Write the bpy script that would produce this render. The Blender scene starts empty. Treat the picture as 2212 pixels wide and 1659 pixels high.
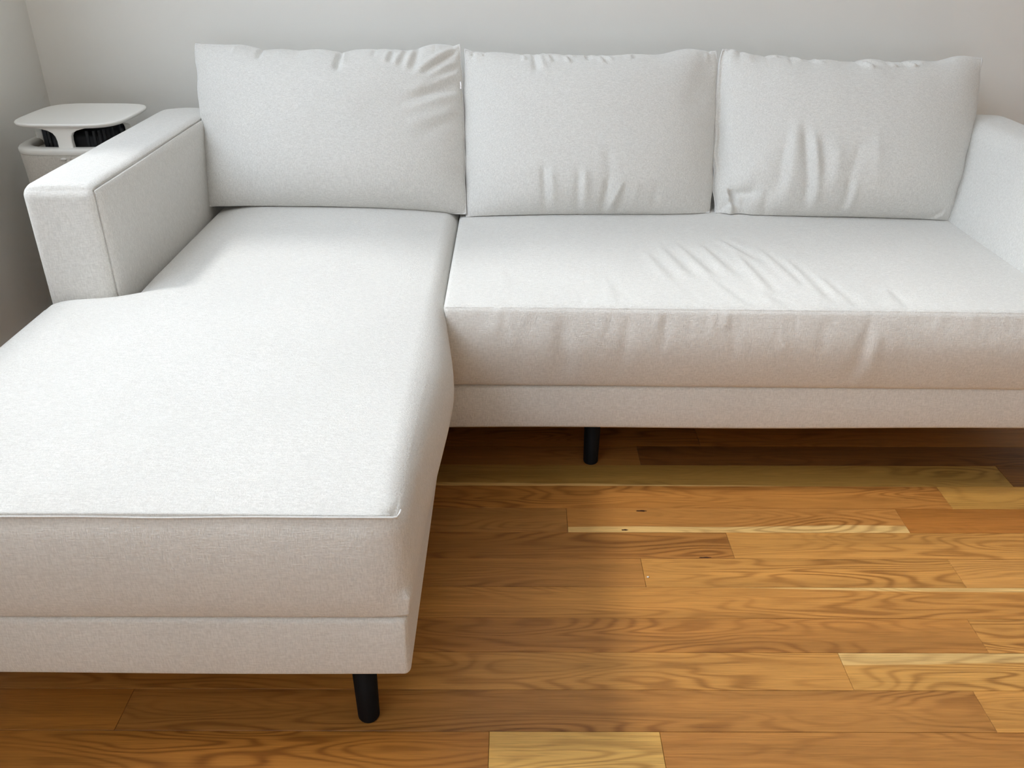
import bpy, math, random
import numpy as np
from mathutils import Vector, Euler

S = bpy.context.scene
C = S.collection

# ------------------------------------------------------------------ camera
PITCH = math.atan(1010 / 1870)            # tilt below the horizon
ROLL = 0.0026
cam_d = bpy.data.cameras.new('camera')
cam_d.sensor_width = 36.0
cam_d.lens = 1870 / 2212 * 36.0
cam_d.clip_start = 0.02
cam = bpy.data.objects.new('camera', cam_d)
C.objects.link(cam)
cam.location = (0, 0, 1.12)
_q = Euler((math.pi / 2 - PITCH, 0, 0)).to_quaternion() @ Euler((0, 0, ROLL)).to_quaternion()
cam.rotation_mode = 'QUATERNION'
cam.rotation_quaternion = _q
S.camera = cam

# ------------------------------------------------------------------ daylight
w = bpy.data.worlds.new('overcast_sky')
S.world = w
w.use_nodes = True
w.node_tree.nodes['Background'].inputs[0].default_value = (0.84, 0.95, 1.08, 1)
w.node_tree.nodes['Background'].inputs[1].default_value = 6.4

sun_d = bpy.data.lights.new('hazy_sun', 'SUN')
sun_d.energy = 2.0
sun_d.angle = math.radians(7.5)
sun_d.color = (0.98, 0.99, 0.99)
sun = bpy.data.objects.new('hazy_sun', sun_d)
C.objects.link(sun)
sun.rotation_euler = Vector((0.80, -0.01, -1.0)).to_track_quat('-Z', 'Y').to_euler()
sun.location = (-5, -1, 6)

S.cycles.max_bounces = 5                 # keep the interior bounce light affordable
S.cycles.diffuse_bounces = 5
S.cycles.glossy_bounces = 2
S.cycles.transmission_bounces = 2
S.cycles.transparent_max_bounces = 4
S.cycles.caustics_reflective = False
S.cycles.caustics_refractive = False
S.cycles.use_adaptive_sampling = True
S.cycles.adaptive_threshold = 0.1
S.cycles.adaptive_min_samples = 12
S.cycles.use_denoising = True
S.view_settings.view_transform = 'Standard'
S.view_settings.look = 'None'
S.view_settings.gamma = 1.0
S.view_settings.use_curve_mapping = False
S.view_settings.exposure = -0.40

# room extents
XL, XR, YF, YB, ZC = -1.345, 4.4, -2.3, 2.60, 3.9
WIN1 = (0.80, 1.95, 1.00, 3.80)           # left window: y0, y1, z0, z1
FILL_WIN = (-1.1, 0.1, 0.15, 1.10)              # unseen window added behind the camera as frontal fill: x0, x1, z0, z1
BOUNCE_WIN = (-2.1, 0.00, 1.7, 3.8)             # unseen high left window added to sun the near floor for bounce: y0, y1, z0, z1

def portal(name, loc, rot, sx, sy):
    d = bpy.data.lights.new(name, 'AREA')
    d.shape = 'RECTANGLE'; d.size = sx; d.size_y = sy
    d.cycles.is_portal = True
    o = bpy.data.objects.new(name, d); C.objects.link(o)
    o.location = loc; o.rotation_euler = rot
    return o
portal('window_portal', (XL - 0.17, (WIN1[0] + WIN1[1]) / 2, (WIN1[2] + WIN1[3]) / 2),
       Vector((1, 0, 0)).to_track_quat('-Z', 'Y').to_euler(), WIN1[1] - WIN1[0], WIN1[3] - WIN1[2])
portal('window_portal', (XL - 0.17, (BOUNCE_WIN[0] + BOUNCE_WIN[1]) / 2, (BOUNCE_WIN[2] + BOUNCE_WIN[3]) / 2),
       Vector((1, 0, 0)).to_track_quat('-Z', 'Y').to_euler(), BOUNCE_WIN[1] - BOUNCE_WIN[0], BOUNCE_WIN[3] - BOUNCE_WIN[2])
portal('window_portal', ((FILL_WIN[0] + FILL_WIN[1]) / 2, YF - 0.17, (FILL_WIN[2] + FILL_WIN[3]) / 2),
       Vector((0, 1, 0)).to_track_quat('-Z', 'Y').to_euler(), FILL_WIN[1] - FILL_WIN[0], FILL_WIN[3] - FILL_WIN[2])

# ------------------------------------------------------------------ helpers
def link(name, me, mat=None, parent=None, smooth=True):
    o = bpy.data.objects.new(name, me)
    C.objects.link(o)
    if mat: me.materials.append(mat)
    if parent: o.parent = parent
    if smooth:
        me.polygons.foreach_set('use_smooth', [True] * len(me.polygons))
    return o

def tag(o, label, cat, group=None):
    o['label'] = label; o['category'] = cat
    if group: o['group'] = group
    return o

def struct(o, label=None):
    o['kind'] = 'structure'
    if label: o['label'] = label
    return o

def mesh(name, V, F):
    me = bpy.data.meshes.new(name)
    me.from_pydata([tuple(map(float, v)) for v in V], [], F)
    me.update()
    return me

def boxes(name, lst):
    V, F = [], []
    for (x0, x1, y0, y1, z0, z1) in lst:
        b = len(V)
        V += [(x0, y0, z0), (x1, y0, z0), (x1, y1, z0), (x0, y1, z0),
              (x0, y0, z1), (x1, y0, z1), (x1, y1, z1), (x0, y1, z1)]
        F += [tuple(b + i for i in f) for f in
              ((0, 3, 2, 1), (4, 5, 6, 7), (0, 1, 5, 4), (1, 2, 6, 5), (2, 3, 7, 6), (3, 0, 4, 7))]
    return mesh(name, V, F)

def tube(name, pts, r, n=8, closed=False):
    pts = [Vector(p) for p in pts]
    V, F = [], []
    N = len(pts)
    for i, p in enumerate(pts):
        a = pts[(i - 1) % N] if (closed or i > 0) else p
        b = pts[(i + 1) % N] if (closed or i < N - 1) else p
        t = (b - a).normalized()
        u = t.cross(Vector((0.13, 0.31, 0.94)))
        if u.length < 1e-3: u = t.cross(Vector((1, 0, 0)))
        u.normalize(); v = t.cross(u)
        rr = r[i] if hasattr(r, '__len__') else r
        for k in range(n):
            an = 2 * math.pi * k / n
            V.append(p + (u * math.cos(an) + v * math.sin(an)) * rr)
    M = N if closed else N - 1
    for i in range(M):
        j = (i + 1) % N
        for k in range(n):
            l = (k + 1) % n
            F.append((i * n + k, i * n + l, j * n + l, j * n + k))
    if not closed:
        F.append(tuple(range(n - 1, -1, -1)))
        F.append(tuple((N - 1) * n + k for k in range(n)))
    return mesh(name, V, F)

def axis(lo, hi, R, step, ne):
    n = max(2, int(round((hi - lo - 2 * R) / step)))
    return np.concatenate([lo + R * np.arange(ne) / ne,
                           np.linspace(lo + R, hi - R, n + 1),
                           hi - R + R * np.arange(1, ne + 1) / ne])

def rbox(name, lo, hi, R, step, warp=None, ne=6):
    """rounded upholstery block: lattice over the box surface, rounded, then warped.
    warp(P, B, T): P rounded points, B box points, T 0..1 box coordinates"""
    lo, hi = np.array(lo, float), np.array(hi, float)
    ax = [axis(lo[i], hi[i], R, step, ne) for i in range(3)]
    n = [len(a) for a in ax]
    I, J, K = np.meshgrid(*[np.arange(k) for k in n], indexing='ij')
    surf = (I == 0) | (I == n[0] - 1) | (J == 0) | (J == n[1] - 1) | (K == 0) | (K == n[2] - 1)
    idx = -np.ones(n, int)
    idx[surf] = np.arange(surf.sum())
    B = np.stack([ax[0][I[surf]], ax[1][J[surf]], ax[2][K[surf]]], 1)
    q = np.clip(B, lo + R, hi - R)
    d = B - q
    L = np.linalg.norm(d, axis=1, keepdims=True); L[L == 0] = 1
    P = q + R * d / L
    F = []
    def quad(A, flip):
        a, b, c, e = A[:-1, :-1], A[1:, :-1], A[1:, 1:], A[:-1, 1:]
        Q = np.stack([a, b, c, e], -1).reshape(-1, 4)
        if flip: Q = Q[:, ::-1]
        F.append(Q)
    quad(idx[:, :, 0], True); quad(idx[:, :, -1], False)
    quad(idx[:, 0, :], False); quad(idx[:, -1, :], True)
    quad(idx[0, :, :], True); quad(idx[-1, :, :], False)
    if warp is not None: P = warp(P, B, (B - lo) / (hi - lo))
    return mesh(name, P.tolist(), np.concatenate(F).tolist())

def sstep(a, b, x):
    t = np.clip((x - a) / (b - a), 0, 1)
    return t * t * (3 - 2 * t)

def folds(a, b, lst):
    """soft ridges / valleys along segments: (a0,b0,a1,b1,width,amp[,pleat])"""
    out = np.zeros_like(a)
    for f in lst:
        a0, b0, a1, b1, wd, amp = f[:6]
        pleat = f[6] if len(f) > 6 else 0
        dx, dy = a1 - a0, b1 - b0
        L2 = dx * dx + dy * dy; L = math.sqrt(L2)
        t = ((a - a0) * dx + (b - b0) * dy) / L2
        d = ((a - a0) * -dy + (b - b0) * dx) / L
        tt = np.clip(t, -0.3, 1.3)
        tap = np.exp(-np.maximum(0, np.abs(tt - 0.5) - 0.28) ** 2 / 0.05)
        tap = np.where((t < -0.3) | (t > 1.3), 0, tap)
        wv = wd * (0.75 + 0.5 * np.clip(t, 0, 1))
        g = np.exp(-(d / wv) ** 2)
        if pleat:
            g = g - 0.8 * np.exp(-((d - 1.7 * wv) / wv) ** 2)
        out += amp * g * tap
    return out

def vnoise(x, y, seed, n=9):
    """cheap smooth 2-d undulation"""
    r = random.Random(seed)
    out = np.zeros_like(x)
    for _ in range(n):
        k = r.uniform(6, 24); an = r.uniform(0, math.pi); ph = r.uniform(0, 6.28)
        out += np.sin(k * (x * math.cos(an) + y * math.sin(an)) + ph) / (k / 8)
    return out / n

# ------------------------------------------------------------------ materials
def newmat(name):
    m = bpy.data.materials.new(name); m.use_nodes = True
    nt = m.node_tree
    return m, nt, nt.nodes['Principled BSDF']

def N(nt, t, **kw):
    n = nt.nodes.new(t)
    for k, v in kw.items(): setattr(n, k, v)
    return n

def plain(name, col, rough=0.6, spec=0.4):
    m, nt, b = newmat(name)
    b.inputs['Base Color'].default_value = (*col, 1)
    b.inputs['Roughness'].default_value = rough
    b.inputs['Specular IOR Level'].default_value = spec
    tc = N(nt, 'ShaderNodeTexCoord'); ns = N(nt, 'ShaderNodeTexNoise')
    ns.inputs['Scale'].default_value = 180; ns.inputs['Detail'].default_value = 3
    bp = N(nt, 'ShaderNodeBump'); bp.inputs['Strength'].default_value = 0.06; bp.inputs['Distance'].default_value = 0.001
    nt.links.new(tc.outputs['Object'], ns.inputs['Vector'])
    nt.links.new(ns.outputs[0], bp.inputs['Height']); nt.links.new(bp.outputs[0], b.inputs['Normal'])
    return m

def fabric(name, c1, c2, bump=0.35, scale=1.0):
    m, nt, b = newmat(name)
    tc = N(nt, 'ShaderNodeTexCoord')
    def nz(sx, sy, sz, det=0):
        mp = N(nt, 'ShaderNodeMapping'); mp.inputs['Scale'].default_value = (sx * scale, sy * scale, sz * scale)
        n = N(nt, 'ShaderNodeTexNoise'); n.inputs['Scale'].default_value = 1; n.inputs['Detail'].default_value = det
        nt.links.new(tc.outputs['Object'], mp.inputs[0]); nt.links.new(mp.outputs[0], n.inputs['Vector'])
        return n.outputs[0]
    warp_ = nz(90, 700, 700); weft = nz(700, 500, 90)
    grain = nz(300, 300, 300, 1); blot = nz(5, 5, 5)
    add = N(nt, 'ShaderNodeMath', operation='ADD'); nt.links.new(warp_, add.inputs[0]); nt.links.new(weft, add.inputs[1])
    mul = N(nt, 'ShaderNodeMath', operation='MULTIPLY_ADD'); mul.inputs[1].default_value = 0.8
    nt.links.new(grain, mul.inputs[0]); nt.links.new(add.outputs[0], mul.inputs[2])
    mr = N(nt, 'ShaderNodeMapRange'); mr.inputs['From Min'].default_value = 1.0; mr.inputs['From Max'].default_value = 1.8
    nt.links.new(mul.outputs[0], mr.inputs['Value'])
    mix = N(nt, 'ShaderNodeMix', data_type='RGBA')
    mix.inputs[6].default_value = (*c2, 1); mix.inputs[7].default_value = (*c1, 1)
    nt.links.new(mr.outputs[0], mix.inputs[0])
    hv = N(nt, 'ShaderNodeHueSaturation')
    mr2 = N(nt, 'ShaderNodeMapRange'); mr2.inputs['To Min'].default_value = 0.97; mr2.inputs['To Max'].default_value = 1.03
    nt.links.new(blot, mr2.inputs['Value']); nt.links.new(mr2.outputs[0], hv.inputs['Value'])
    nt.links.new(mix.outputs[2], hv.inputs['Color']); nt.links.new(hv.outputs[0], b.inputs['Base Color'])
    bp = N(nt, 'ShaderNodeBump'); bp.inputs['Strength'].default_value = bump; bp.inputs['Distance'].default_value = 0.0012
    nt.links.new(mul.outputs[0], bp.inputs['Height']); nt.links.new(bp.outputs[0], b.inputs['Normal'])
    b.inputs['Roughness'].default_value = 0.95
    b.inputs['Specular IOR Level'].default_value = 0.15
    b.inputs['Sheen Weight'].default_value = 0.25
    b.inputs['Sheen Roughness'].default_value = 0.6
    return m

def wall_paint(name, col):
    m, nt, b = newmat(name)
    tc = N(nt, 'ShaderNodeTexCoord')
    n1 = N(nt, 'ShaderNodeTexNoise'); n1.inputs['Scale'].default_value = 260; n1.inputs['Detail'].default_value = 3
    n2 = N(nt, 'ShaderNodeTexNoise'); n2.inputs['Scale'].default_value = 2.5; n2.inputs['Detail'].default_value = 3
    for n in (n1, n2): nt.links.new(tc.outputs['Object'], n.inputs['Vector'])
    mix = N(nt, 'ShaderNodeMix', data_type='RGBA')
    mix.inputs[6].default_value = (*[c * 0.96 for c in col], 1); mix.inputs[7].default_value = (*col, 1)
    nt.links.new(n2.outputs[0], mix.inputs[0]); nt.links.new(mix.outputs[2], b.inputs['Base Color'])
    bp = N(nt, 'ShaderNodeBump'); bp.inputs['Strength'].default_value = 0.12; bp.inputs['Distance'].default_value = 0.001
    nt.links.new(n1.outputs[0], bp.inputs['Height']); nt.links.new(bp.outputs[0], b.inputs['Normal'])
    b.inputs['Roughness'].default_value = 0.75; b.inputs['Specular IOR Level'].default_value = 0.25
    return m

def oak():
    m, nt, b = newmat('oak_boards')
    L = nt.links.new
    tc = N(nt, 'ShaderNodeTexCoord'); oi = N(nt, 'ShaderNodeObjectInfo')
    mulr = N(nt, 'ShaderNodeVectorMath', operation='SCALE'); mulr.inputs[0].default_value = (37.0, 91.0, 53.0)
    L(oi.outputs['Random'], mulr.inputs['Scale'])
    off = N(nt, 'ShaderNodeVectorMath', operation='ADD')
    L(tc.outputs['Object'], off.inputs[0]); L(mulr.outputs[0], off.inputs[1])
    def nz(sx, sy, det, rough=0.5, dist=0.0):
        mp = N(nt, 'ShaderNodeMapping'); mp.inputs['Scale'].default_value = (sx, sy, 1)
        n = N(nt, 'ShaderNodeTexNoise'); n.inputs['Scale'].default_value = 1
        n.inputs['Detail'].default_value = det; n.inputs['Roughness'].default_value = rough; n.inputs['Distortion'].default_value = dist
        L(off.outputs[0], mp.inputs[0]); L(mp.outputs[0], n.inputs['Vector'])
        return n.outputs[0]
    def math_(op, a, bb=None, c=None):
        n = N(nt, 'ShaderNodeMath', operation=op)
        for i, x in enumerate((a, bb, c)):
            if x is None: continue
            if isinstance(x, (int, float)): n.inputs[i].default_value = x
            else: L(x, n.inputs[i])
        return n.outputs[0]
    def rng(x, a, bb, c, d):
        n = N(nt, 'ShaderNodeMapRange'); L(x, n.inputs['Value'])
        for k, v in zip(('From Min', 'From Max', 'To Min', 'To Max'), (a, bb, c, d)): n.inputs[k].default_value = v
        return n.outputs[0]
    field = nz(2.4, 17.0, 1.5, 0.4, 0.25)
    rings = math_('SINE', math_('MULTIPLY', field, 96.0))
    ringm = math_('POWER', rng(rings, -1, 1, 0, 1), 2.2)
    strength = rng(nz(1.6, 9.0, 1.0), 0.38, 0.66, 0.15, 1.0)
    ringm = math_('MULTIPLY', ringm, strength)
    fib = nz(9.0, 420.0, 3.0, 0.65)
    pores = rng(nz(22.0, 900.0, 2.0, 0.6), 0.52, 0.72, 0.0, 1.0)
    broad = nz(1.5, 26.0, 2.0)
    # value factor
    v = math_('SUBTRACT', 1.06, math_('MULTIPLY', ringm, 0.42))
    v = math_('MULTIPLY', v, rng(fib, 0.3, 0.7, 0.84, 1.12))
    v = math_('MULTIPLY', v, rng(broad, 0.3, 0.7, 0.86, 1.14))
    v = math_('SUBTRACT', v, math_('MULTIPLY', pores, 0.20))
    # sapwood strip along one long edge of some boards
    at = N(nt, 'ShaderNodeAttribute', attribute_type='OBJECT', attribute_name='sap')
    aw = N(nt, 'ShaderNodeAttribute', attribute_type='OBJECT', attribute_name='sap_width')
    ax_ = N(nt, 'ShaderNodeAttribute', attribute_type='OBJECT', attribute_name='sap_slope')
    sep = N(nt, 'ShaderNodeSeparateXYZ'); L(tc.outputs['Object'], sep.inputs[0])
    yy = math_('MULTIPLY', sep.outputs['Y'], at.outputs['Fac'])
    wig = rng(nz(2.5, 3.0, 2.0), 0.3, 0.7, -0.004, 0.004)
    lim = math_('SUBTRACT', 0.0415, aw.outputs['Fac'])
    lim = math_('ADD', lim, wig)
    lim = math_('ADD', lim, math_('MULTIPLY', sep.outputs['X'], ax_.outputs['Fac']))
    sapm = rng(math_('SUBTRACT', yy, lim), -0.0012, 0.0022, 0.0, 1.0)
    tone = N(nt, 'ShaderNodeMix', data_type='RGBA'); L(sapm, tone.inputs[0])
    L(oi.outputs['Color'], tone.inputs[6]); tone.inputs[7].default_value = (0.70, 0.44, 0.16, 1)
    mulc = N(nt, 'ShaderNodeVectorMath', operation='SCALE'); L(tone.outputs[2], mulc.inputs[0]); L(v, mulc.inputs['Scale'])
    # darker streaks shift to red-brown
    gm = N(nt, 'ShaderNodeMix', data_type='RGBA', blend_type='MULTIPLY'); L(math_('MULTIPLY', ringm, 0.5), gm.inputs[0])
    L(mulc.outputs[0], gm.inputs[6]); gm.inputs[7].default_value = (0.95, 0.74, 0.55, 1)
    L(gm.outputs[2], b.inputs['Base Color'])
    b.inputs['Roughness'].default_value = 0.42
    b.inputs['Specular IOR Level'].default_value = 0.35
    bp = N(nt, 'ShaderNodeBump'); bp.inputs['Strength'].default_value = 0.10; bp.inputs['Distance'].default_value = 0.0006
    L(v, bp.inputs['Height']); L(bp.outputs[0], b.inputs['Normal'])
    return m

def glass_pane():
    m, nt, b = newmat('window_glass')
    out = nt.nodes['Material Output']; nt.nodes.remove(b)
    tr = N(nt, 'ShaderNodeBsdfTransparent'); gl = N(nt, 'ShaderNodeBsdfGlossy'); gl.inputs['Roughness'].default_value = 0.02
    mx = N(nt, 'ShaderNodeMixShader')
    mx.inputs[0].default_value = 0.03; nt.links.new(tr.outputs[0], mx.inputs[1]); nt.links.new(gl.outputs[0], mx.inputs[2])
    nt.links.new(mx.outputs[0], out.inputs[0])
    return m

M_fab = fabric('off_white_linen', (0.80, 0.785, 0.75), (0.665, 0.65, 0.615))
M_seam = fabric('off_white_piping', (0.80, 0.79, 0.77), (0.70, 0.69, 0.67), 0.1)
M_wall = wall_paint('wall_paint', (0.86, 0.845, 0.80))
M_tan_bounce = wall_paint('tan_bounce_paint', (0.70, 0.55, 0.38))  # unseen front wall made tan to bounce warm light onto sofa fronts
M_ceil = wall_paint('ceiling_paint', (0.80, 0.80, 0.78))
M_trim = plain('trim_paint', (0.78, 0.78, 0.76), 0.45)
M_leg = plain('black_lacquer', (0.006, 0.006, 0.007), 0.6, 0.15)
M_oak = oak()
M_glass = glass_pane()
M_plast = plain('white_plastic', (0.86, 0.845, 0.80), 0.45)
M_ring = plain('grey_plastic', (0.74, 0.72, 0.67), 0.5)
M_dark = plain('charcoal_grille', (0.03, 0.032, 0.036), 0.5)
M_cloth = fabric('beige_mesh_cloth', (0.64, 0.605, 0.54), (0.50, 0.465, 0.41), 0.5, 1.6)
M_metal = plain('zip_metal', (0.75, 0.75, 0.75), 0.25)
M_metal.node_tree.nodes['Principled BSDF'].inputs['Metallic'].default_value = 0.9

# ------------------------------------------------------------------ the room
T = 0.16
struct(link('wall_back', boxes('wall_back', [(XL - T, XR + T, YB, YB + T, 0, ZC)]), M_wall, smooth=False))
y0, y1, z0, z1 = WIN1
e0, e1, g0, g1 = BOUNCE_WIN
struct(link('wall_left', boxes('wall_left', [(XL - T, XL, YF, e0, 0, ZC), (XL - T, XL, e1, y0, 0, ZC), (XL - T, XL, y1, YB, 0, ZC),
                                             (XL - T, XL, e0, e1, 0, g0), (XL - T, XL, e0, e1, g1, ZC),
                                             (XL - T, XL, y0, y1, 0, z0), (XL - T, XL, y0, y1, z1, ZC)]), M_wall, smooth=False))
struct(link('wall_right', boxes('wall_right', [(XR, XR + T, YF, YB, 0, ZC)]), M_wall, smooth=False))
c0, c1, d0, d1 = FILL_WIN
struct(link('wall_front', boxes('wall_front', [(XL - T, c0, YF - T, YF, 0, ZC), (c1, XR + T, YF - T, YF, 0, ZC), (c0, c1, YF - T, YF, 0, d0), (c0, c1, YF - T, YF, d1, ZC)]), M_tan_bounce, smooth=False))
struct(link('ceiling', boxes('ceiling', [(XL - T, XR + T, YF - T, YB + T, ZC, ZC + 0.12)]), M_ceil, smooth=False))
struct(link('baseboard_back', boxes('baseboard_back', [(XL, XR, YB - 0.016, YB, 0.0, 0.11)]), M_trim, smooth=False))
struct(link('baseboard_left', boxes('baseboard_left', [(XL, XL + 0.016, YF, YB - 0.016, 0.0, 0.11)]), M_trim, smooth=False))
struct(link('baseboard_right', boxes('baseboard_right', [(XR - 0.016, XR, YF, YB - 0.016, 0.0, 0.11)]), M_trim, smooth=False))

f = 0.05
w1 = struct(link('window_1', boxes('window_1', [(XL - 0.12, XL - 0.06, y0, y0 + f, z0, z1), (XL - 0.12, XL - 0.06, y1 - f, y1, z0, z1),
                                                (XL - 0.12, XL - 0.06, y0 + f, y1 - f, z0, z0 + f), (XL - 0.12, XL - 0.06, y0 + f, y1 - f, z1 - f, z1)]), M_trim, smooth=False))
link('pane', boxes('pane', [(XL - 0.092, XL - 0.088, y0 + f, y1 - f, z0 + f, z1 - f)]), M_glass, w1, False)
w2 = struct(link('fill_window', boxes('fill_window', [(c0, c0 + f, YF - 0.12, YF - 0.06, d0, d1), (c1 - f, c1, YF - 0.12, YF - 0.06, d0, d1),
                                                (c0 + f, c1 - f, YF - 0.12, YF - 0.06, d0, d0 + f), (c0 + f, c1 - f, YF - 0.12, YF - 0.06, d1 - f, d1)]), M_trim, smooth=False))  # frame of the added fill opening behind the camera
link('pane', boxes('pane', [(c0 + f, c1 - f, YF - 0.092, YF - 0.088, d0 + f, d1 - f)]), M_glass, w2, False)

w3 = struct(link('bounce_window', boxes('bounce_window', [(XL - 0.12, XL - 0.06, e0, e0 + f, g0, g1), (XL - 0.12, XL - 0.06, e1 - f, e1, g0, g1),
                                                (XL - 0.12, XL - 0.06, e0 + f, e1 - f, g0, g0 + f), (XL - 0.12, XL - 0.06, e0 + f, e1 - f, g1 - f, g1)]), M_trim, smooth=False))  # frame of the added opening that feeds the floor bounce
link('pane', boxes('pane', [(XL - 0.092, XL - 0.088, e0 + f, e1 - f, g0 + f, g1 - f)]), M_glass, w3, False)

# floor: slab plus every board
floor = struct(link('floor', boxes('floor', [(XL - T, XR + T, YF - T, YB + T, -0.12, -0.0185)]),
                    plain('subfloor', (0.05, 0.035, 0.02), 0.9), smooth=False))
BW, Y_REF = 0.083, 0.932
PLANKS = []
def plank(x0, x1, yc, tone, sap=0, sap_w=0.0, slope=0.0):
    g, bv = 0.0003, 0.0006
    hx, hy = (x1 - x0) / 2 - g, BW / 2 - g
    V = []
    for z, i in ((-0.018, 0), (-bv * 0.8, 0), (0.0, bv)):
        V += [(-hx + i, -hy + i, z), (hx - i, -hy + i, z), (hx - i, hy - i, z), (-hx + i, hy - i, z)]
    F = [(8, 9, 10, 11)]
    for l in (0, 4):
        for k in range(4):
            j = (k + 1) % 4
            F.append((l + k, l + j, l + 4 + j, l + 4 + k))
    o = link('plank', mesh('plank', V, F), M_oak, floor, False)
    o.location = ((x0 + x1) / 2, yc, 0)
    o.color = (tone[0], tone[1] * 0.90, tone[2] * 0.62, 1)
    PLANKS.append((x0, x1, yc, o))
    o['sap'] = float(sap); o['sap_width'] = float(sap_w); o['sap_slope'] = float(slope)

OAK = (0.45, 0.205, 0.055); PALE = (0.56, 0.31, 0.11); DARK = (0.33, 0.16, 0.055)
RED = (0.37, 0.155, 0.042); OLIVE = (0.36, 0.22, 0.075); UMBER = (0.19, 0.085, 0.030); MID = (0.52, 0.27, 0.092)
def mixc(a, b, t): return tuple(x + (y - x) * t for x, y in zip(a, b))
ROWS = {   # row: list of (end x, tone, sap edge, sap width, slope)
    -1: [(-1.05, DARK), (-0.034, OAK), (0.232, (0.66, 0.42, 0.165)), (1.55, (0.47, 0.225, 0.075)), (XR, MID)],
    0: [(-0.62, OAK), (0.76, (0.41, 0.20, 0.068)), (2.1, MID), (XR, OAK)],
    1: [(-0.9, RED), (0.565, MID), (1.75, PALE, 1, 0.022, 0.006), (XR, OAK)],
    2: [(-0.55, OAK), (0.827, (0.43, 0.205, 0.066)), (1.9, MID), (XR, DARK)],
    3: [(-0.8, DARK), (1.45, (0.50, 0.25, 0.082), 1, 0.004, -0.016), (XR, OAK)],
    4: [(-0.4, RED), (0.256, (0.45, 0.22, 0.075)), (0.865, MID), (2.0, (0.55, 0.29, 0.105)), (XR, RED)],
    5: [(-0.7, OAK), (0.443, (0.36, 0.17, 0.056)), (1.6, (0.52, 0.27, 0.092)), (XR, MID)],
    6: [(0.117, (0.40, 0.20, 0.075)), (0.825, (0.46, 0.22, 0.075), -1, 0.020, -0.012), (2.2, RED), (XR, OAK)],
    7: [(-0.5, OAK), (0.95, (0.44, 0.205, 0.066)), (1.9, (0.44, 0.25, 0.082)), (XR, DARK)],
    8: [(-0.6, DARK), (1.123, OLIVE, -1, 0.006, 0.012), (XR, UMBER)],
    9: [(0.3, DARK), (1.5, UMBER), (XR, OAK)],
}
rnd = random.Random(5)
r0, r1 = math.floor((YF - Y_REF) / BW), math.ceil((YB - Y_REF) / BW)
for r in range(r0, r1):
    yc = Y_REF + (r + 0.5) * BW
    x = XL
    if r in ROWS:
        for e in ROWS[r]:
            plank(x, e[0], yc, e[1], *e[2:]); x = e[0]
    else:
        first = True
        while x < XR - 0.01:
            L_ = rnd.uniform(0.3, 1.3) if first else rnd.uniform(0.9, 2.0)
            first = False
            e = XR if x + L_ > XR - 0.35 else x + L_
            t = mixc(rnd.choice([OAK, PALE, DARK, RED, MID, MID]), OAK, rnd.uniform(0, 0.5))
            plank(x, e, yc, t, rnd.choice([0, 0, 0, 1, -1]), rnd.uniform(0.005, 0.02))
            x = e

# dark mineral streaks in two of the boards
M_knot = plain('dark_knot', (0.045, 0.014, 0.006), 0.5)
for kx, ky, la, lb in ((0.278, 1.503, 0.0115, 0.0026), (0.235, 1.4375, 0.0070, 0.0022), (0.385, 1.3505, 0.012, 0.0018)):
    for x0, x1, yc, po in PLANKS:
        if x0 < kx < x1 and abs(ky - yc) < BW / 2:
            n = 16
            V = [(la * math.cos(2 * math.pi * k / n) * (1 + 0.15 * math.sin(3 * k)), lb * math.sin(2 * math.pi * k / n) * (1 + 0.25 * math.sin(2 * k + 1)), z)
                 for z in (-0.0004, 0.00015) for k in range(n)]
            F = [tuple(range(n, 2 * n))] + [(k, (k + 1) % n, n + (k + 1) % n, n + k) for k in range(n)]
            o = link('knot', mesh('knot', V, F), M_knot, po, False)
            o.location = (kx - (x0 + x1) / 2, ky - yc, 0)
            o['label'] = 'dark brown knot streak'
rc = random.Random(2)
V = []; n = 8
for i in range(5):
    for k in range(n):
        a = 2 * math.pi * k / n; r_ = 0.0019 * math.sin(math.pi * (i + 0.6) / 5.2) * rc.uniform(0.75, 1.2)
        V.append((1.5 * r_ * math.cos(a), r_ * math.sin(a), 0.0028 * i / 4))
F = [tuple(range(n - 1, -1, -1)), tuple(4 * n + k for k in range(n))]
F += [(i * n + k, i * n + (k + 1) % n, (i + 1) * n + (k + 1) % n, (i + 1) * n + k) for i in range(4) for k in range(n)]
o = link('crumb', mesh('crumb', V, F), plain('white_crumb', (0.85, 0.83, 0.76), 0.7))
o.location = (0.2625, 1.2905, 0.0)
tag(o, 'tiny white crumb lying on the oak floor right of the chaise', 'crumb')

# ------------------------------------------------------------------ sofa
ARM_IN, ARM_OUT, ARM_Y, ARM_Z = -0.797, -0.948, 1.632, 0.664
RARM_IN, RARM_OUT, RARM_Z = 1.142, 1.285, 0.652
BACK_Y = 2.50
SPLIT = -0.128
CH_F, SO_F = 0.912, 1.612                  # front faces of chaise and of sofa
sofa = bpy.data.objects.new('sectional_sofa', None); C.objects.link(sofa)
sofa.location = (0.17, 1.7, 0)
tag(sofa, 'off-white linen sectional sofa with left chaise and black peg legs against the wall', 'sofa')
def part(name, me, mat=M_fab, parent=sofa):
    o = link(name, me, mat)
    o.parent = parent
    o.matrix_parent_inverse = parent.matrix_world.inverted() if parent is not sofa else \
        __import__('mathutils').Matrix.Translation((-0.17, -1.7, 0))
    return o

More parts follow.
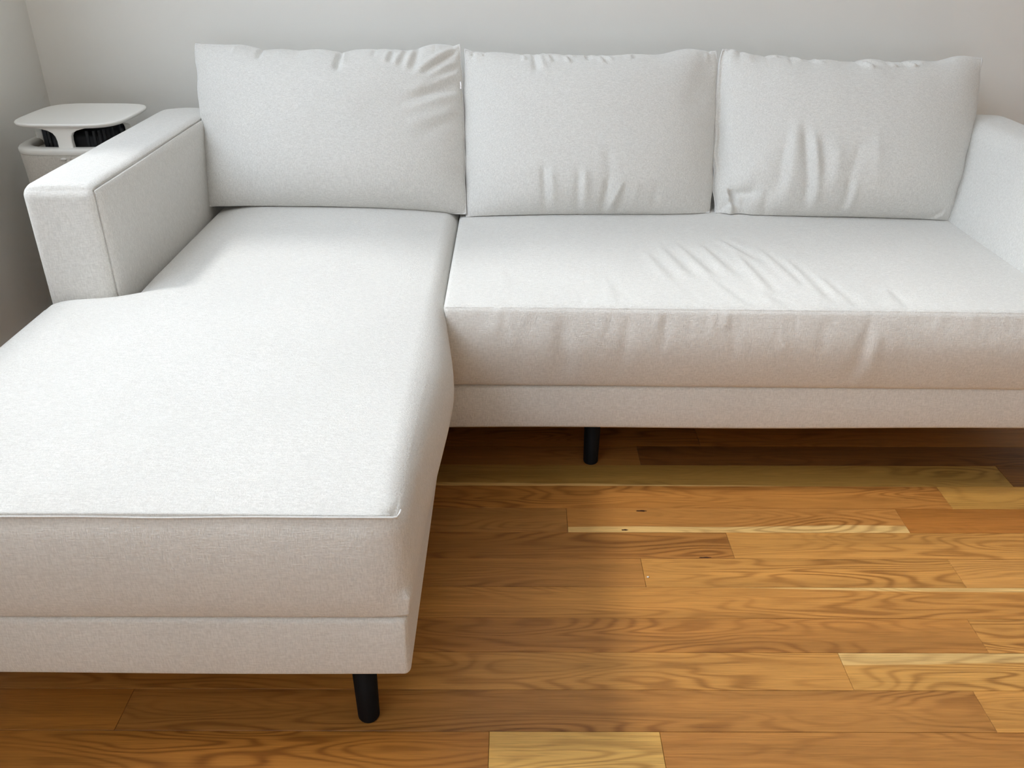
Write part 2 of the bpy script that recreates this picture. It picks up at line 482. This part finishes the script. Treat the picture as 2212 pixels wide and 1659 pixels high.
def w_base(P, B, T_):
    P = P.copy()
    m = np.sin(np.pi * np.clip(T_[:, 2], 0, 1))
    fr = (B[:, 1] <= B[:, 1].min() + 1e-6)
    P[:, 1] -= 0.004 * m * fr
    P[:, 2] += 0.0015 * np.sin(B[:, 0] * 7.0 + 1.0) * (T_[:, 2] < 0.1)
    return P
part('base', rbox('base', (ARM_OUT, CH_F, 0.14), (-0.147, BACK_Y, 0.252), 0.010, 0.012, w_base))
part('base', rbox('base', (-0.146, SO_F, 0.138), (RARM_OUT, BACK_Y, 0.244), 0.010, 0.012, w_base))

def w_arm(sign, inner, lean=0.0, seam=1.0):
    def f_(P, B, T_):
        P = P.copy()
        u, v, t = T_[:, 0], T_[:, 1], T_[:, 2]
        c = np.sin(np.pi * np.clip(t, 0, 1)) * np.sin(np.pi * np.clip(v, 0, 1)) ** 0.6
        onin = np.isclose(B[:, 0], inner)
        P[:, 0] += sign * 0.010 * c * onin
        # top slightly crowned, front slightly crowned
        top = np.isclose(B[:, 2], B[:, 2].max())
        P[:, 2] += 0.006 * np.sin(np.pi * u) * top
        fr = np.isclose(B[:, 1], B[:, 1].min())
        P[:, 1] -= 0.007 * np.sin(np.pi * u) * np.sin(np.pi * t) * fr
        # rear top corner rounded off
        k = sstep(0.80, 1.0, v) * sstep(0.2, 1.0, t)
        P[:, 2] -= 0.030 * k ** 2
        # sewn seam round the inner panel
        e = onin & (top | fr)
        P[e, 0] -= sign * 0.0030 * seam
        P[e & top, 2] -= 0.0030 * seam
        P[e & fr, 1] += 0.0030 * seam
        P[:, 0] += lean * sstep(0.38, 0.68, P[:, 2])
        P[:, 2] += 0.0015 * vnoise(P[:, 0] * 3, P[:, 1] * 2, 4) * top
        P[:, 0] += 0.003 * vnoise(P[:, 1], P[:, 2], 8) * onin
        return P
    return f_
arm = part('arm', rbox('arm', (ARM_OUT, ARM_Y, 0.20), (ARM_IN, BACK_Y, ARM_Z), 0.024, 0.009, w_arm(1, ARM_IN), 7))
arm['label'] = 'boxy upholstered arm beside the chaise'
arm = part('arm', rbox('arm', (RARM_IN, SO_F, 0.20), (RARM_OUT, BACK_Y, RARM_Z), 0.036, 0.010, w_arm(-1, RARM_IN, 0.050, 0.0), 7))
part('backrest', rbox('backrest', (ARM_IN + 0.002, 2.405, 0.20), (RARM_IN - 0.002, BACK_Y, 0.60), 0.02, 0.03))

def leg(x, y, h):
    n = 20; V, F = [], []
    prof = [(0.0155, 0.0), (0.0170, 0.003), (0.0172, 0.006), (0.0195, h)]
    for r_, z in prof:
        for k in range(n):
            a = 2 * math.pi * k / n
            V.append((r_ * math.cos(a), r_ * math.sin(a), z))
    for i in range(len(prof) - 1):
        for k in range(n):
            l = (k + 1) % n
            F.append((i * n + k, i * n + l, (i + 1) * n + l, (i + 1) * n + k))
    F.append(tuple(range(n - 1, -1, -1))); F.append(tuple((len(prof) - 1) * n + k for k in range(n)))
    o = part('leg', mesh('leg', V, F), M_leg)
    o.location = (x, y, 0)
for x, y in ((-0.226, 0.962), (-0.88, 0.962), (0.184, 1.695), (1.25, 1.695), (-0.88, 2.42), (0.184, 2.42), (1.25, 2.42)):
    leg(x, y, 0.145)

# ------------------------------------------------------------------ seat cushions
def crown(a, lo, hi, k=2.6):
    u = np.clip((a - lo) / (hi - lo), 0, 1)
    return 1 - np.abs(2 * u - 1) ** k

CH_Z, BE_Z = 0.434, 0.430
def chaise_top(x, y):
    return CH_Z + 0.030 * np.maximum(0, crown(x, -0.93, -0.13, 2.2)) ** 0.8 * np.maximum(0, crown(y, 0.90, 2.6, 5)) ** 0.9
def bench_top(x, y):
    return BE_Z - 0.012 * np.clip((x + 0.12) / 1.25, 0, 1) + 0.020 * np.maximum(0, crown(x, -0.13, 1.2, 4)) * np.maximum(0, crown(y, 1.60, 2.6, 2.6)) ** 0.9

CHR, CR = -0.141, 0.036
def w_chaise(P, B, T_):
    # soft rounding everywhere except the crisp sewn front edges
    k = (B[:, 1] <= B[:, 1].min() + CR) * 0.72 * np.clip((CHR - 0.004 - B[:, 0]) / 0.03, 0.15, 1)
    k = np.maximum(k, 0.75 * (B[:, 2] <= B[:, 2].min() + CR))
    P = P + (B - P) * k[:, None]
    x, y, z = P[:, 0].copy(), P[:, 1].copy(), P[:, 2].copy()
    t = np.clip((B[:, 2] - 0.253) / (CH_Z - 0.253), 0, 1)
    right = np.isclose(B[:, 0], CHR); front = np.isclose(B[:, 1], B[:, 1].min()); left = np.isclose(B[:, 0], B[:, 0].min())
    top = np.isclose(B[:, 2], B[:, 2].max())
    tz = np.clip((z - 0.253) / (CH_Z - 0.253), 0, 1)
    # crown on top
    ct = chaise_top(x, y) - CH_Z
    z = z + ct * sstep(0.6, 1.0, tz)
    # narrowing beside the arm
    k = sstep(1.598, 1.648, y)
    xl = ARM_OUT + 0.004 + (ARM_IN - ARM_OUT + 0.006) * k
    u = (CHR - x) / (CHR - (ARM_OUT + 0.004))
    pull = sstep(0.55, 1.0, u)
    x = x + (xl - (ARM_OUT + 0.004)) * u * (0.25 + 0.75 * pull)
    # side bulges
    bul = np.sin(np.pi * np.clip(tz * 0.97 + 0.02, 0, 1)) ** 0.8
    fade = 1 - sstep(1.38, 1.74, y)
    fb = sstep(0.93, 1.42, y)
    wr = sstep(CHR - 0.075, CHR - 0.004, P[:, 0])
    x = x + 0.034 * wr * bul * fade * (0.12 + 0.88 * fb)
    x = x - np.where(left, 0.012 * bul * (1 - k), 0)
    y = y - np.where(front, 0.012 * np.sin(np.pi * tz) ** 0.8 * np.clip((CHR - x) / 0.05, 0, 1), 0)
    # piping edge of the front
    e = front & top
    z[e] += 0.0015; y[e] -= 0.0025
    z = z + 0.0018 * vnoise(x, y, 21) * top
    y = y + 0.0012 * vnoise(x, z * 2, 22) * front * (1 - tz ** 3)
    # soft dent near the arm corner
    z = z - 0.006 * np.exp(-(((x + 0.80) / 0.06) ** 2 + ((y - 1.60) / 0.08) ** 2)) * top
    return np.stack([x, y, z], 1)
chc = link('chaise_cushion', rbox('chaise_cushion', (ARM_OUT + 0.004, CH_F - 0.002, 0.253), (CHR, 2.40, CH_Z), CR, 0.010, w_chaise, 9), M_fab)
tag(chc, 'long off-white chaise seat cushion with piped front edge, left of the bench cushion', 'cushion', 'seat cushions')

TOPF = [(0.302, 1.885, 0.333, 1.727), (0.342, 1.917, 0.377, 1.754), (0.386, 1.927, 0.426, 1.749), (0.438, 1.934, 0.47, 1.769),
        (0.492, 1.967, 0.538, 1.841), (0.51, 1.877, 0.535, 1.671), (0.57, 1.909, 0.606, 1.702), (0.616, 1.842, 0.64, 1.640),
        (0.193, 1.753, 0.209, 1.634), (0.662, 1.756, 0.68, 1.625), (-0.027, 1.793, -0.011, 1.711), (0.427, 1.727, 0.463, 1.625),
        (0.782, 1.70, 0.784, 1.62), (0.518, 1.68, 0.535, 1.62)]
TOPA = [0.9, 1.2, 1.5, 1.5, 1.6, 1.5, 1.3, 1.3, 0.5, 1.0, 0.5, 1.0, 0.7, 0.8]
FRF = [(0.102, 0.404, 0.112, 0.278, 0.020, -0.0040), (0.723, 0.396, 0.705, 0.274, 0.015, -0.0030, 1), (0.312, 0.415, 0.303, 0.340, 0.008, -0.0016),
       (0.237, 0.415, 0.222, 0.30, 0.010, -0.0018), (0.545, 0.41, 0.556, 0.333, 0.007, 0.0016), (0.629, 0.41, 0.633, 0.333, 0.009, -0.0015),
       (0.76, 0.41, 0.785, 0.333, 0.009, 0.0016), (0.443, 0.41, 0.456, 0.332, 0.008, -0.0015), (-0.006, 0.414, 0.004, 0.352, 0.008, 0.0016)]
rb = random.Random(3)
for _ in range(46):
    x_ = rb.uniform(-0.08, 1.1); l_ = rb.uniform(0.02, 0.06)
    FRF.append((x_, 0.425, x_ + rb.uniform(-0.008, 0.008), 0.425 - l_, rb.uniform(0.004, 0.007), rb.choice([-1, 1]) * rb.uniform(0.0006, 0.0013)))
TF = [(*q, 0.0105, 0.0024 * a, 1) for q, a in zip(TOPF, TOPA)]
for _ in range(46):
    x_ = rb.uniform(-0.08, 1.1); l_ = rb.uniform(0.02, 0.07)
    TF.append((x_ - rb.uniform(0, 0.02), 1.622 + l_, x_, 1.615, rb.uniform(0.004, 0.007), rb.choice([-1, 1]) * rb.uniform(0.0005, 0.0011)))
def w_bench(P, B, T_):
    x, y, z = P[:, 0].copy(), P[:, 1].copy(), P[:, 2].copy()
    zb = 0.246
    tz = np.clip((z - zb) / (BE_Z - zb), 0, 1)
    front = np.isclose(B[:, 1], B[:, 1].min()); top = np.isclose(B[:, 2], B[:, 2].max()); left = np.isclose(B[:, 0], B[:, 0].min())
    z = z + (bench_top(x, y) - BE_Z) * sstep(0.1, 1.0, tz) + folds(x, y, TF) * top
    z = z - 0.010 * np.clip((x + 0.12) / 1.25, 0, 1) * (1 - sstep(0.0, 0.5, tz))
    y = y - np.where(front, 0.020 * np.sin(np.pi * np.clip(tz, 0, 1)) ** 0.9, 0)
    y = y - folds(x, P[:, 2], FRF) * front
    y = y + 0.002 * vnoise(x, z * 2, 31) * front
    z = z + 0.0022 * vnoise(x, y, 32) * top
    x = x + np.where(left, 0.004 * np.sin(np.pi * tz), 0)
    e = front & top
    z[e] += 0.0006
    z[e] += 0.0012 * np.sin(x[e] * 160) * np.sin(x[e] * 47)
    y[e] -= 0.0012
    return np.stack([x, y, z], 1)
bnc = link('bench_cushion', rbox('bench_cushion', (SPLIT - 0.012, SO_F - 0.004, 0.246), (RARM_IN + 0.004, 2.40, BE_Z), 0.012, 0.0068, w_bench, 5), M_fab)
tag(bnc, 'wide off-white bench seat cushion with wrinkled top, right of the chaise', 'cushion', 'seat cushions')

# piped seams on the front edges
pts = [(x_, CH_F - 0.0035 + 0.0005 * math.sin(x_ * 31), CH_Z - 0.003 + 0.0006 * math.sin(x_ * 17)) for x_ in np.linspace(ARM_OUT + 0.015, CHR - 0.013, 60)]
pts += [(CHR - 0.009, CH_F - 0.001, CH_Z - 0.004), (CHR - 0.006, CH_F + 0.005, CH_Z - 0.003), (CHR - 0.005, CH_F + 0.012, CH_Z - 0.002)]
o = link('piping', tube('piping', pts, 0.0016, 6), M_seam); o.parent = chc

# ------------------------------------------------------------------ loose back cushions
def pillow(name, BL, BR, TL, TR, Tk, sag, pinch, fl, seed, zmin, label):
    ns, nt_ = 190, 140
    def spread(n, c):
        q = np.linspace(0, 1, n); return q * (1 - c) + c * 0.5 * (1 - np.cos(np.pi * q))
    s, t = np.meshgrid(spread(ns, 0.75), spread(nt_, 0.75), indexing='ij')
    BL, BR, TL, TR = [np.array(p, float) for p in (BL, BR, TL, TR)]
    def mid(s, t):
        s_, t_ = s[..., None], t[..., None]
        Mx = BL * (1 - s_) * (1 - t_) + BR * s_ * (1 - t_) + TL * (1 - s_) * t_ + TR * s_ * t_
        q = 4 * t * (1 - t)
        Mx[..., 0] += pinch * q * np.sign(0.5 - s) * np.abs(2 * s - 1) ** 3
        Mx[..., 2] -= sag * (4 * s * (1 - s)) ** 0.8 * np.clip(t, 0, 1) ** 3
        for (a, b, c, d, wd, amp, *r) in fl:      # notches where pleats run into the top seam
            if b > 0.94:
                Mx[..., 2] -= min(0.0055, 0.65 * abs(amp)) * np.exp(-((s - a) * 0.66 / 0.0055) ** 2) * np.clip(t, 0, 1) ** 14
        rr = random.Random(seed)
        for _ in range(6):
            k = rr.uniform(8, 45); Mx[..., 2] += 0.0016 * np.sin(k * s + rr.uniform(0, 6)) * t ** 6
            k = rr.uniform(8, 40); Mx[..., 0] += 0.0007 * np.sin(k * t + rr.uniform(0, 6)) * np.abs(2 * s - 1) ** 6
        return Mx
    M = mid(s, t)
    up = (TL + TR - BL - BR); ac = (BR - BL)
    n = np.cross(ac, up); n /= np.linalg.norm(n)
    W, Hh = np.linalg.norm(ac), np.linalg.norm(up) / 2
    A = (1 - np.abs(2 * s - 1) ** 2.3) ** 0.62
    Bq = (1 - np.abs(2 * t - 1) ** 3.2) ** 0.58
    h = Tk / 2 * A * Bq * (1.14 - 0.30 * t)
    fd = folds(s * W, t * Hh, [(a * W, b * Hh, c * W, d * Hh, wd, amp * (1.9 if b > 0.9 else 1.15), *r) for (a, b, c, d, wd, amp, *r) in fl])
    edge = np.minimum(1, np.minimum(np.minimum(s, 1 - s) * W, np.minimum(t, 1 - t) * Hh) / 0.012)
    rr = random.Random(seed + 50)
    # puckers running off the sewn edges
    puck = []
    for _ in range(26):
        c = rr.uniform(0.03, 0.97); l_ = rr.uniform(0.03, 0.10)
        puck.append((c * W, Hh * 1.0, (c + rr.uniform(-0.02, 0.02)) * W, Hh * (1 - l_), rr.uniform(0.004, 0.008), rr.choice([-1, 1]) * rr.uniform(0.0008, 0.0028)))
    for _ in range(14):
        c = rr.uniform(0.05, 0.95); l_ = rr.uniform(0.03, 0.08); sd = rr.choice([0, 1])
        puck.append((sd * W, c * Hh, (sd + (0.5 - sd) * 2 * l_) * W, (c + rr.uniform(-0.04, 0.04)) * Hh, rr.uniform(0.005, 0.009), rr.choice([-1, 1]) * rr.uniform(0.0006, 0.0020)))
    fd = fd + folds(s * W, t * Hh, puck)
    und = 0.005 * vnoise(s * W, t * Hh, seed, 11)
    hf = h + (fd + und) * edge
    front = M + n * hf[..., None]
    back = M - n * (h * 0.85 + und * edge)[..., None]
    for a in (front, back):
        zs = zmin(a[..., 0], a[..., 1]) + 0.0015
        a[..., 2] = np.maximum(a[..., 2], zs)
        a[..., 1] = np.minimum(a[..., 1], 2.585)
    idf = np.arange(ns * nt_).reshape(ns, nt_)
    idb = idf + ns * nt_
    bord = np.zeros((ns, nt_), bool); bord[0] = bord[-1] = True; bord[:, 0] = bord[:, -1] = True
    idb = np.where(bord, idf, idb)
    V = np.concatenate([front.reshape(-1, 3), back.reshape(-1, 3)])
    def q(A_): return np.stack([A_[:-1, :-1], A_[1:, :-1], A_[1:, 1:], A_[:-1, 1:]], -1).reshape(-1, 4)
    F = np.concatenate([q(idf), q(idb)[:, ::-1]])
    used = np.unique(F); remap = -np.ones(len(V), int); remap[used] = np.arange(len(used))
    o = link(name, mesh(name, V[used].tolist(), remap[F].tolist()), M_fab)
    tag(o, label, 'cushion', 'back cushions along the sofa')
    ring = np.concatenate([front[:, -1], front[-1, ::-1][1:], front[::-1, 0][1:], front[0][1:-1]])
    sm = link('seam', tube('seam', ring[::2].tolist(), 0.0022, 6, True), M_seam); sm.parent = o
    return o

def px(lst, u0, u1, vt, vb):
    """hand-read creases: measured on a cushion face, turned into its own 0..1 face coordinates"""
    return [((a - u0) / (u1 - u0), (vb - b) / (vb - vt), (c - u0) / (u1 - u0), (vb - d) / (vb - vt), *r) for a, b, c, d, *r in lst]

F1 = px([(575, 104, 573, 140, 0.006, -0.0060), (655, 110, 655, 128, 0.006, -0.0022), (746, 112, 743, 172, 0.0065, -0.0090),
         (757, 112, 755, 160, 0.009, 0.0030), (586, 104, 586, 135, 0.009, 0.0022), (820, 112, 818, 134, 0.005, -0.0028), (850, 112, 842, 150, 0.007, 0.0035, 1),
         (880, 104, 862, 158, 0.007, 0.0030, 1), (905, 100, 885, 165, 0.009, 0.0034, 1), (985, 106, 905, 175, 0.010, 0.0042, 1),
         (992, 140, 910, 195, 0.010, 0.0042, 1), (992, 170, 890, 225, 0.012, 0.0048, 1), (992, 205, 880, 240, 0.012, -0.0045, 1),
         (994, 250, 895, 300, 0.014, 0.0030, 1), (455, 300, 560, 470, 0.05, -0.008), (700, 190, 800, 260, 0.04, 0.003)], 428, 1000, 98, 478)
F2 = px([(1020, 112, 1022, 124, 0.005, -0.003), (1045, 112, 1047, 124, 0.005, -0.003), (1125, 116, 1133, 140, 0.006, 0.0035, 1),
         (1152, 120, 1158, 172, 0.0065, -0.0062), (1164, 120, 1172, 165, 0.008, 0.0040), (1180, 122, 1188, 150, 0.006, 0.0030, 1),
         (1218, 124, 1228, 150, 0.006, 0.0035, 1), (1268, 122, 1272, 140, 0.005, -0.0040), (1290, 122, 1300, 150, 0.007, 0.0035, 1),
         (1310, 122, 1318, 144, 0.006, 0.0025), (1535, 130, 1500, 260, 0.034, -0.0035), (1172, 390, 1182, 480, 0.010, -0.0065), (1190, 400, 1194, 470, 0.012, 0.0045),
         (1248, 405, 1252, 482, 0.010, -0.0055), (1262, 400, 1262, 474, 0.012, 0.0055), (1312, 420, 1304, 484, 0.009, -0.0072), (1310, 360, 1318, 430, 0.014, -0.0030),
         (1342, 430, 1322, 478, 0.008, 0.0060, 1), (1378, 430, 1368, 480, 0.009, 0.0022), (1420, 430, 1415, 480, 0.012, -0.002)], 1003, 1552, 112, 492)
F3 = px([(1572, 112, 1590, 132, 0.006, 0.006, 1), (1596, 112, 1612, 134, 0.006, 0.0065, 1), (1650, 118, 1672, 142, 0.006, 0.0060, 1),
         (1700, 124, 1722, 148, 0.006, 0.0045, 1), (1740, 130, 1766, 152, 0.007, 0.0050, 1), (1838, 136, 1864, 168, 0.007, 0.0060, 1), (1898, 136, 1914, 158, 0.006, 0.0050, 1),
         (1935, 134, 1956, 158, 0.006, 0.0060, 1), (1725, 320, 1752, 470, 0.012, -0.0085), (1742, 330, 1766, 478, 0.012, 0.0070), (1705, 310, 1700, 460, 0.016, 0.0060),
         (1690, 330, 1682, 450, 0.014, -0.0045), (1762, 330, 1775, 420, 0.012, -0.0035), (1795, 350, 1800, 440, 0.014, 0.0035), (1840, 350, 1830, 420, 0.014, -0.0035),
         (1875, 330, 1890, 430, 0.016, 0.0028), (1600, 415, 1660, 380, 0.03, 0.006), (1582, 440, 1640, 442, 0.010, -0.0100), (1578, 430, 1592, 488, 0.008, 0.0110, 1),
         (1612, 450, 1622, 490, 0.010, -0.0060), (1660, 440, 1665, 486, 0.010, -0.0040), (1830, 420, 1836, 480, 0.010, -0.0045), (1846, 430, 1850, 484, 0.010, 0.0035),
         (1570, 470, 1596, 450, 0.007, -0.0060), (2076, 470, 2050, 490, 0.008, -0.006, 1), (1562, 130, 1572, 400, 0.010, -0.012)], 1560, 2108, 128, 492)

pillow('back_cushion', (-0.792, 2.200, 0.440), (-0.122, 2.190, 0.440), (-0.825, 2.40, 0.831), (-0.137, 2.40, 0.828),
       0.220, 0.020, -0.002, F1, 11, chaise_top, 'off-white back cushion at the chaise end, next to the boxy arm')
pc = pillow('back_cushion', (-0.118, 2.190, 0.425), (0.512, 2.190, 0.423), (-0.124, 2.40, 0.815), (0.531, 2.40, 0.816),
       0.215, 0.016, -0.004, F2, 12, bench_top, 'off-white back cushion in the middle, between the other two')
pillow('back_cushion', (0.530, 2.190, 0.423), (1.140, 2.190, 0.420), (0.545, 2.40, 0.818), (1.226, 2.40, 0.800),
       0.220, 0.022, -0.013, F3, 13, bench_top, 'creased off-white back cushion on the right with a crumpled lower corner')
zp = link('zipper_pull', boxes('zipper_pull', [(-0.1335, -0.1305, 2.288, 2.290, 0.735, 0.752)]), M_metal, pc, False)

# ------------------------------------------------------------------ air purifier behind the arm
PX, PY = -1.108, 2.292
pur = bpy.data.objects.new('air_purifier', None); C.objects.link(pur); pur.location = (PX, PY, 0)
tag(pur, 'white air purifier with table-like top in the corner behind the sofa arm', 'air purifier')
def sq(r, ex, n=72):
    out = []
    for k in range(n):
        a = 2 * math.pi * k / n
        c_, s_ = math.cos(a), math.sin(a)
        out.append((math.copysign(abs(c_) ** (2 / ex), c_) * r, math.copysign(abs(s_) ** (2 / ex), s_) * r))
    return out
def loft(name, rings, mat, parent=pur, cap0=True, cap1=True):
    n = 72; V, F = [], []
    for r_, z, ex in rings:
        V += [(x, y, z) for x, y in sq(r_, ex, n)]
    for i in range(len(rings) - 1):
        for k in range(n):
            l = (k + 1) % n
            F.append((i * n + k, i * n + l, (i + 1) * n + l, (i + 1) * n + k))
    if cap0: F.append(tuple(range(n - 1, -1, -1)))
    if cap1: F.append(tuple((len(rings) - 1) * n + k for k in range(n)))
    return link(name, mesh(name, V, F), mat, parent)
loft('foot', [(0.105, 0.0, 4), (0.115, 0.004, 4), (0.118, 0.02, 4)], M_dark)
loft('body', [(0.118, 0.02, 4), (0.124, 0.03, 4), (0.139, 0.55, 4), (0.141, 0.592, 4), (0.1405, 0.598, 4)], M_cloth)
loft('rim', [(0.1415, 0.597, 4), (0.1425, 0.601, 4), (0.1425, 0.607, 4), (0.140, 0.611, 4), (0.118, 0.6125, 4), (0.110, 0.607, 4), (0.106, 0.58, 4)], M_ring, cap0=False, cap1=False)
gr = loft('grille', [(0.108, 0.56, 4), (0.104, 0.590, 4), (0.086, 0.596, 4), (0.084, 0.628, 4), (0.075, 0.634, 4)], M_dark)
for k in range(28):   # slotted upper rim of the dark outlet
    a = 2 * math.pi * k / 28
    c_, s_ = math.cos(a), math.sin(a)
    x = math.copysign(abs(c_) ** 0.5, c_) * 0.086; y = math.copysign(abs(s_) ** 0.5, s_) * 0.086
    o = link('fin', boxes('fin', [(-0.003, 0.003, -0.003, 0.003, 0.600, 0.645)]), M_dark, gr, False)
    o.location = (x, y, 0)
loft('top_plate', [(0.100, 0.655, 4), (0.128, 0.660, 4), (0.136, 0.665, 4), (0.1375, 0.6685, 4), (0.1365, 0.671, 4), (0.133, 0.6718, 4), (0.124, 0.670, 4), (0.08, 0.6675, 3), (0.03, 0.667, 2.4)], M_plast)
# four pillars, flaring where they meet the plate
for k in range(4):
    V, F = [], []
    prof = [(0.600, 0.0205), (0.612, 0.0190), (0.628, 0.0185), (0.640, 0.0205), (0.648, 0.0255), (0.654, 0.036), (0.659, 0.055), (0.662, 0.070)]
    for z, hw in prof:
        yo = 0.124 + 0.004 * (z - 0.60) / 0.06
        yi = yo - 0.018
        V += [(-hw, -yo, z), (hw, -yo, z), (hw * 0.9, -yi, z), (-hw * 0.9, -yi, z)]
    for i in range(len(prof) - 1):
        for q_ in range(4):
            l = (q_ + 1) % 4
            F.append((i * 4 + q_, i * 4 + l, i * 4 + 4 + l, i * 4 + 4 + q_))
    F.append((3, 2, 1, 0)); F.append(tuple((len(prof) - 1) * 4 + i for i in range(4)))
    o = link('pillar', mesh('pillar', V, F), M_plast, pur, False)
    o.rotation_euler = (0, 0, k * math.pi / 2)
    o.modifiers.new('bevel', 'BEVEL').width = 0.003
    o.modifiers['bevel'].segments = 2
bd = loft('badge', [(0.0075, 0.0, 2), (0.007, 0.0008, 2)], M_ring)
bd.location = (-0.004, -0.1412, 0.588); bd.rotation_euler = (math.pi / 2, 0, 0); bd.scale = (1, 0.45, 1)
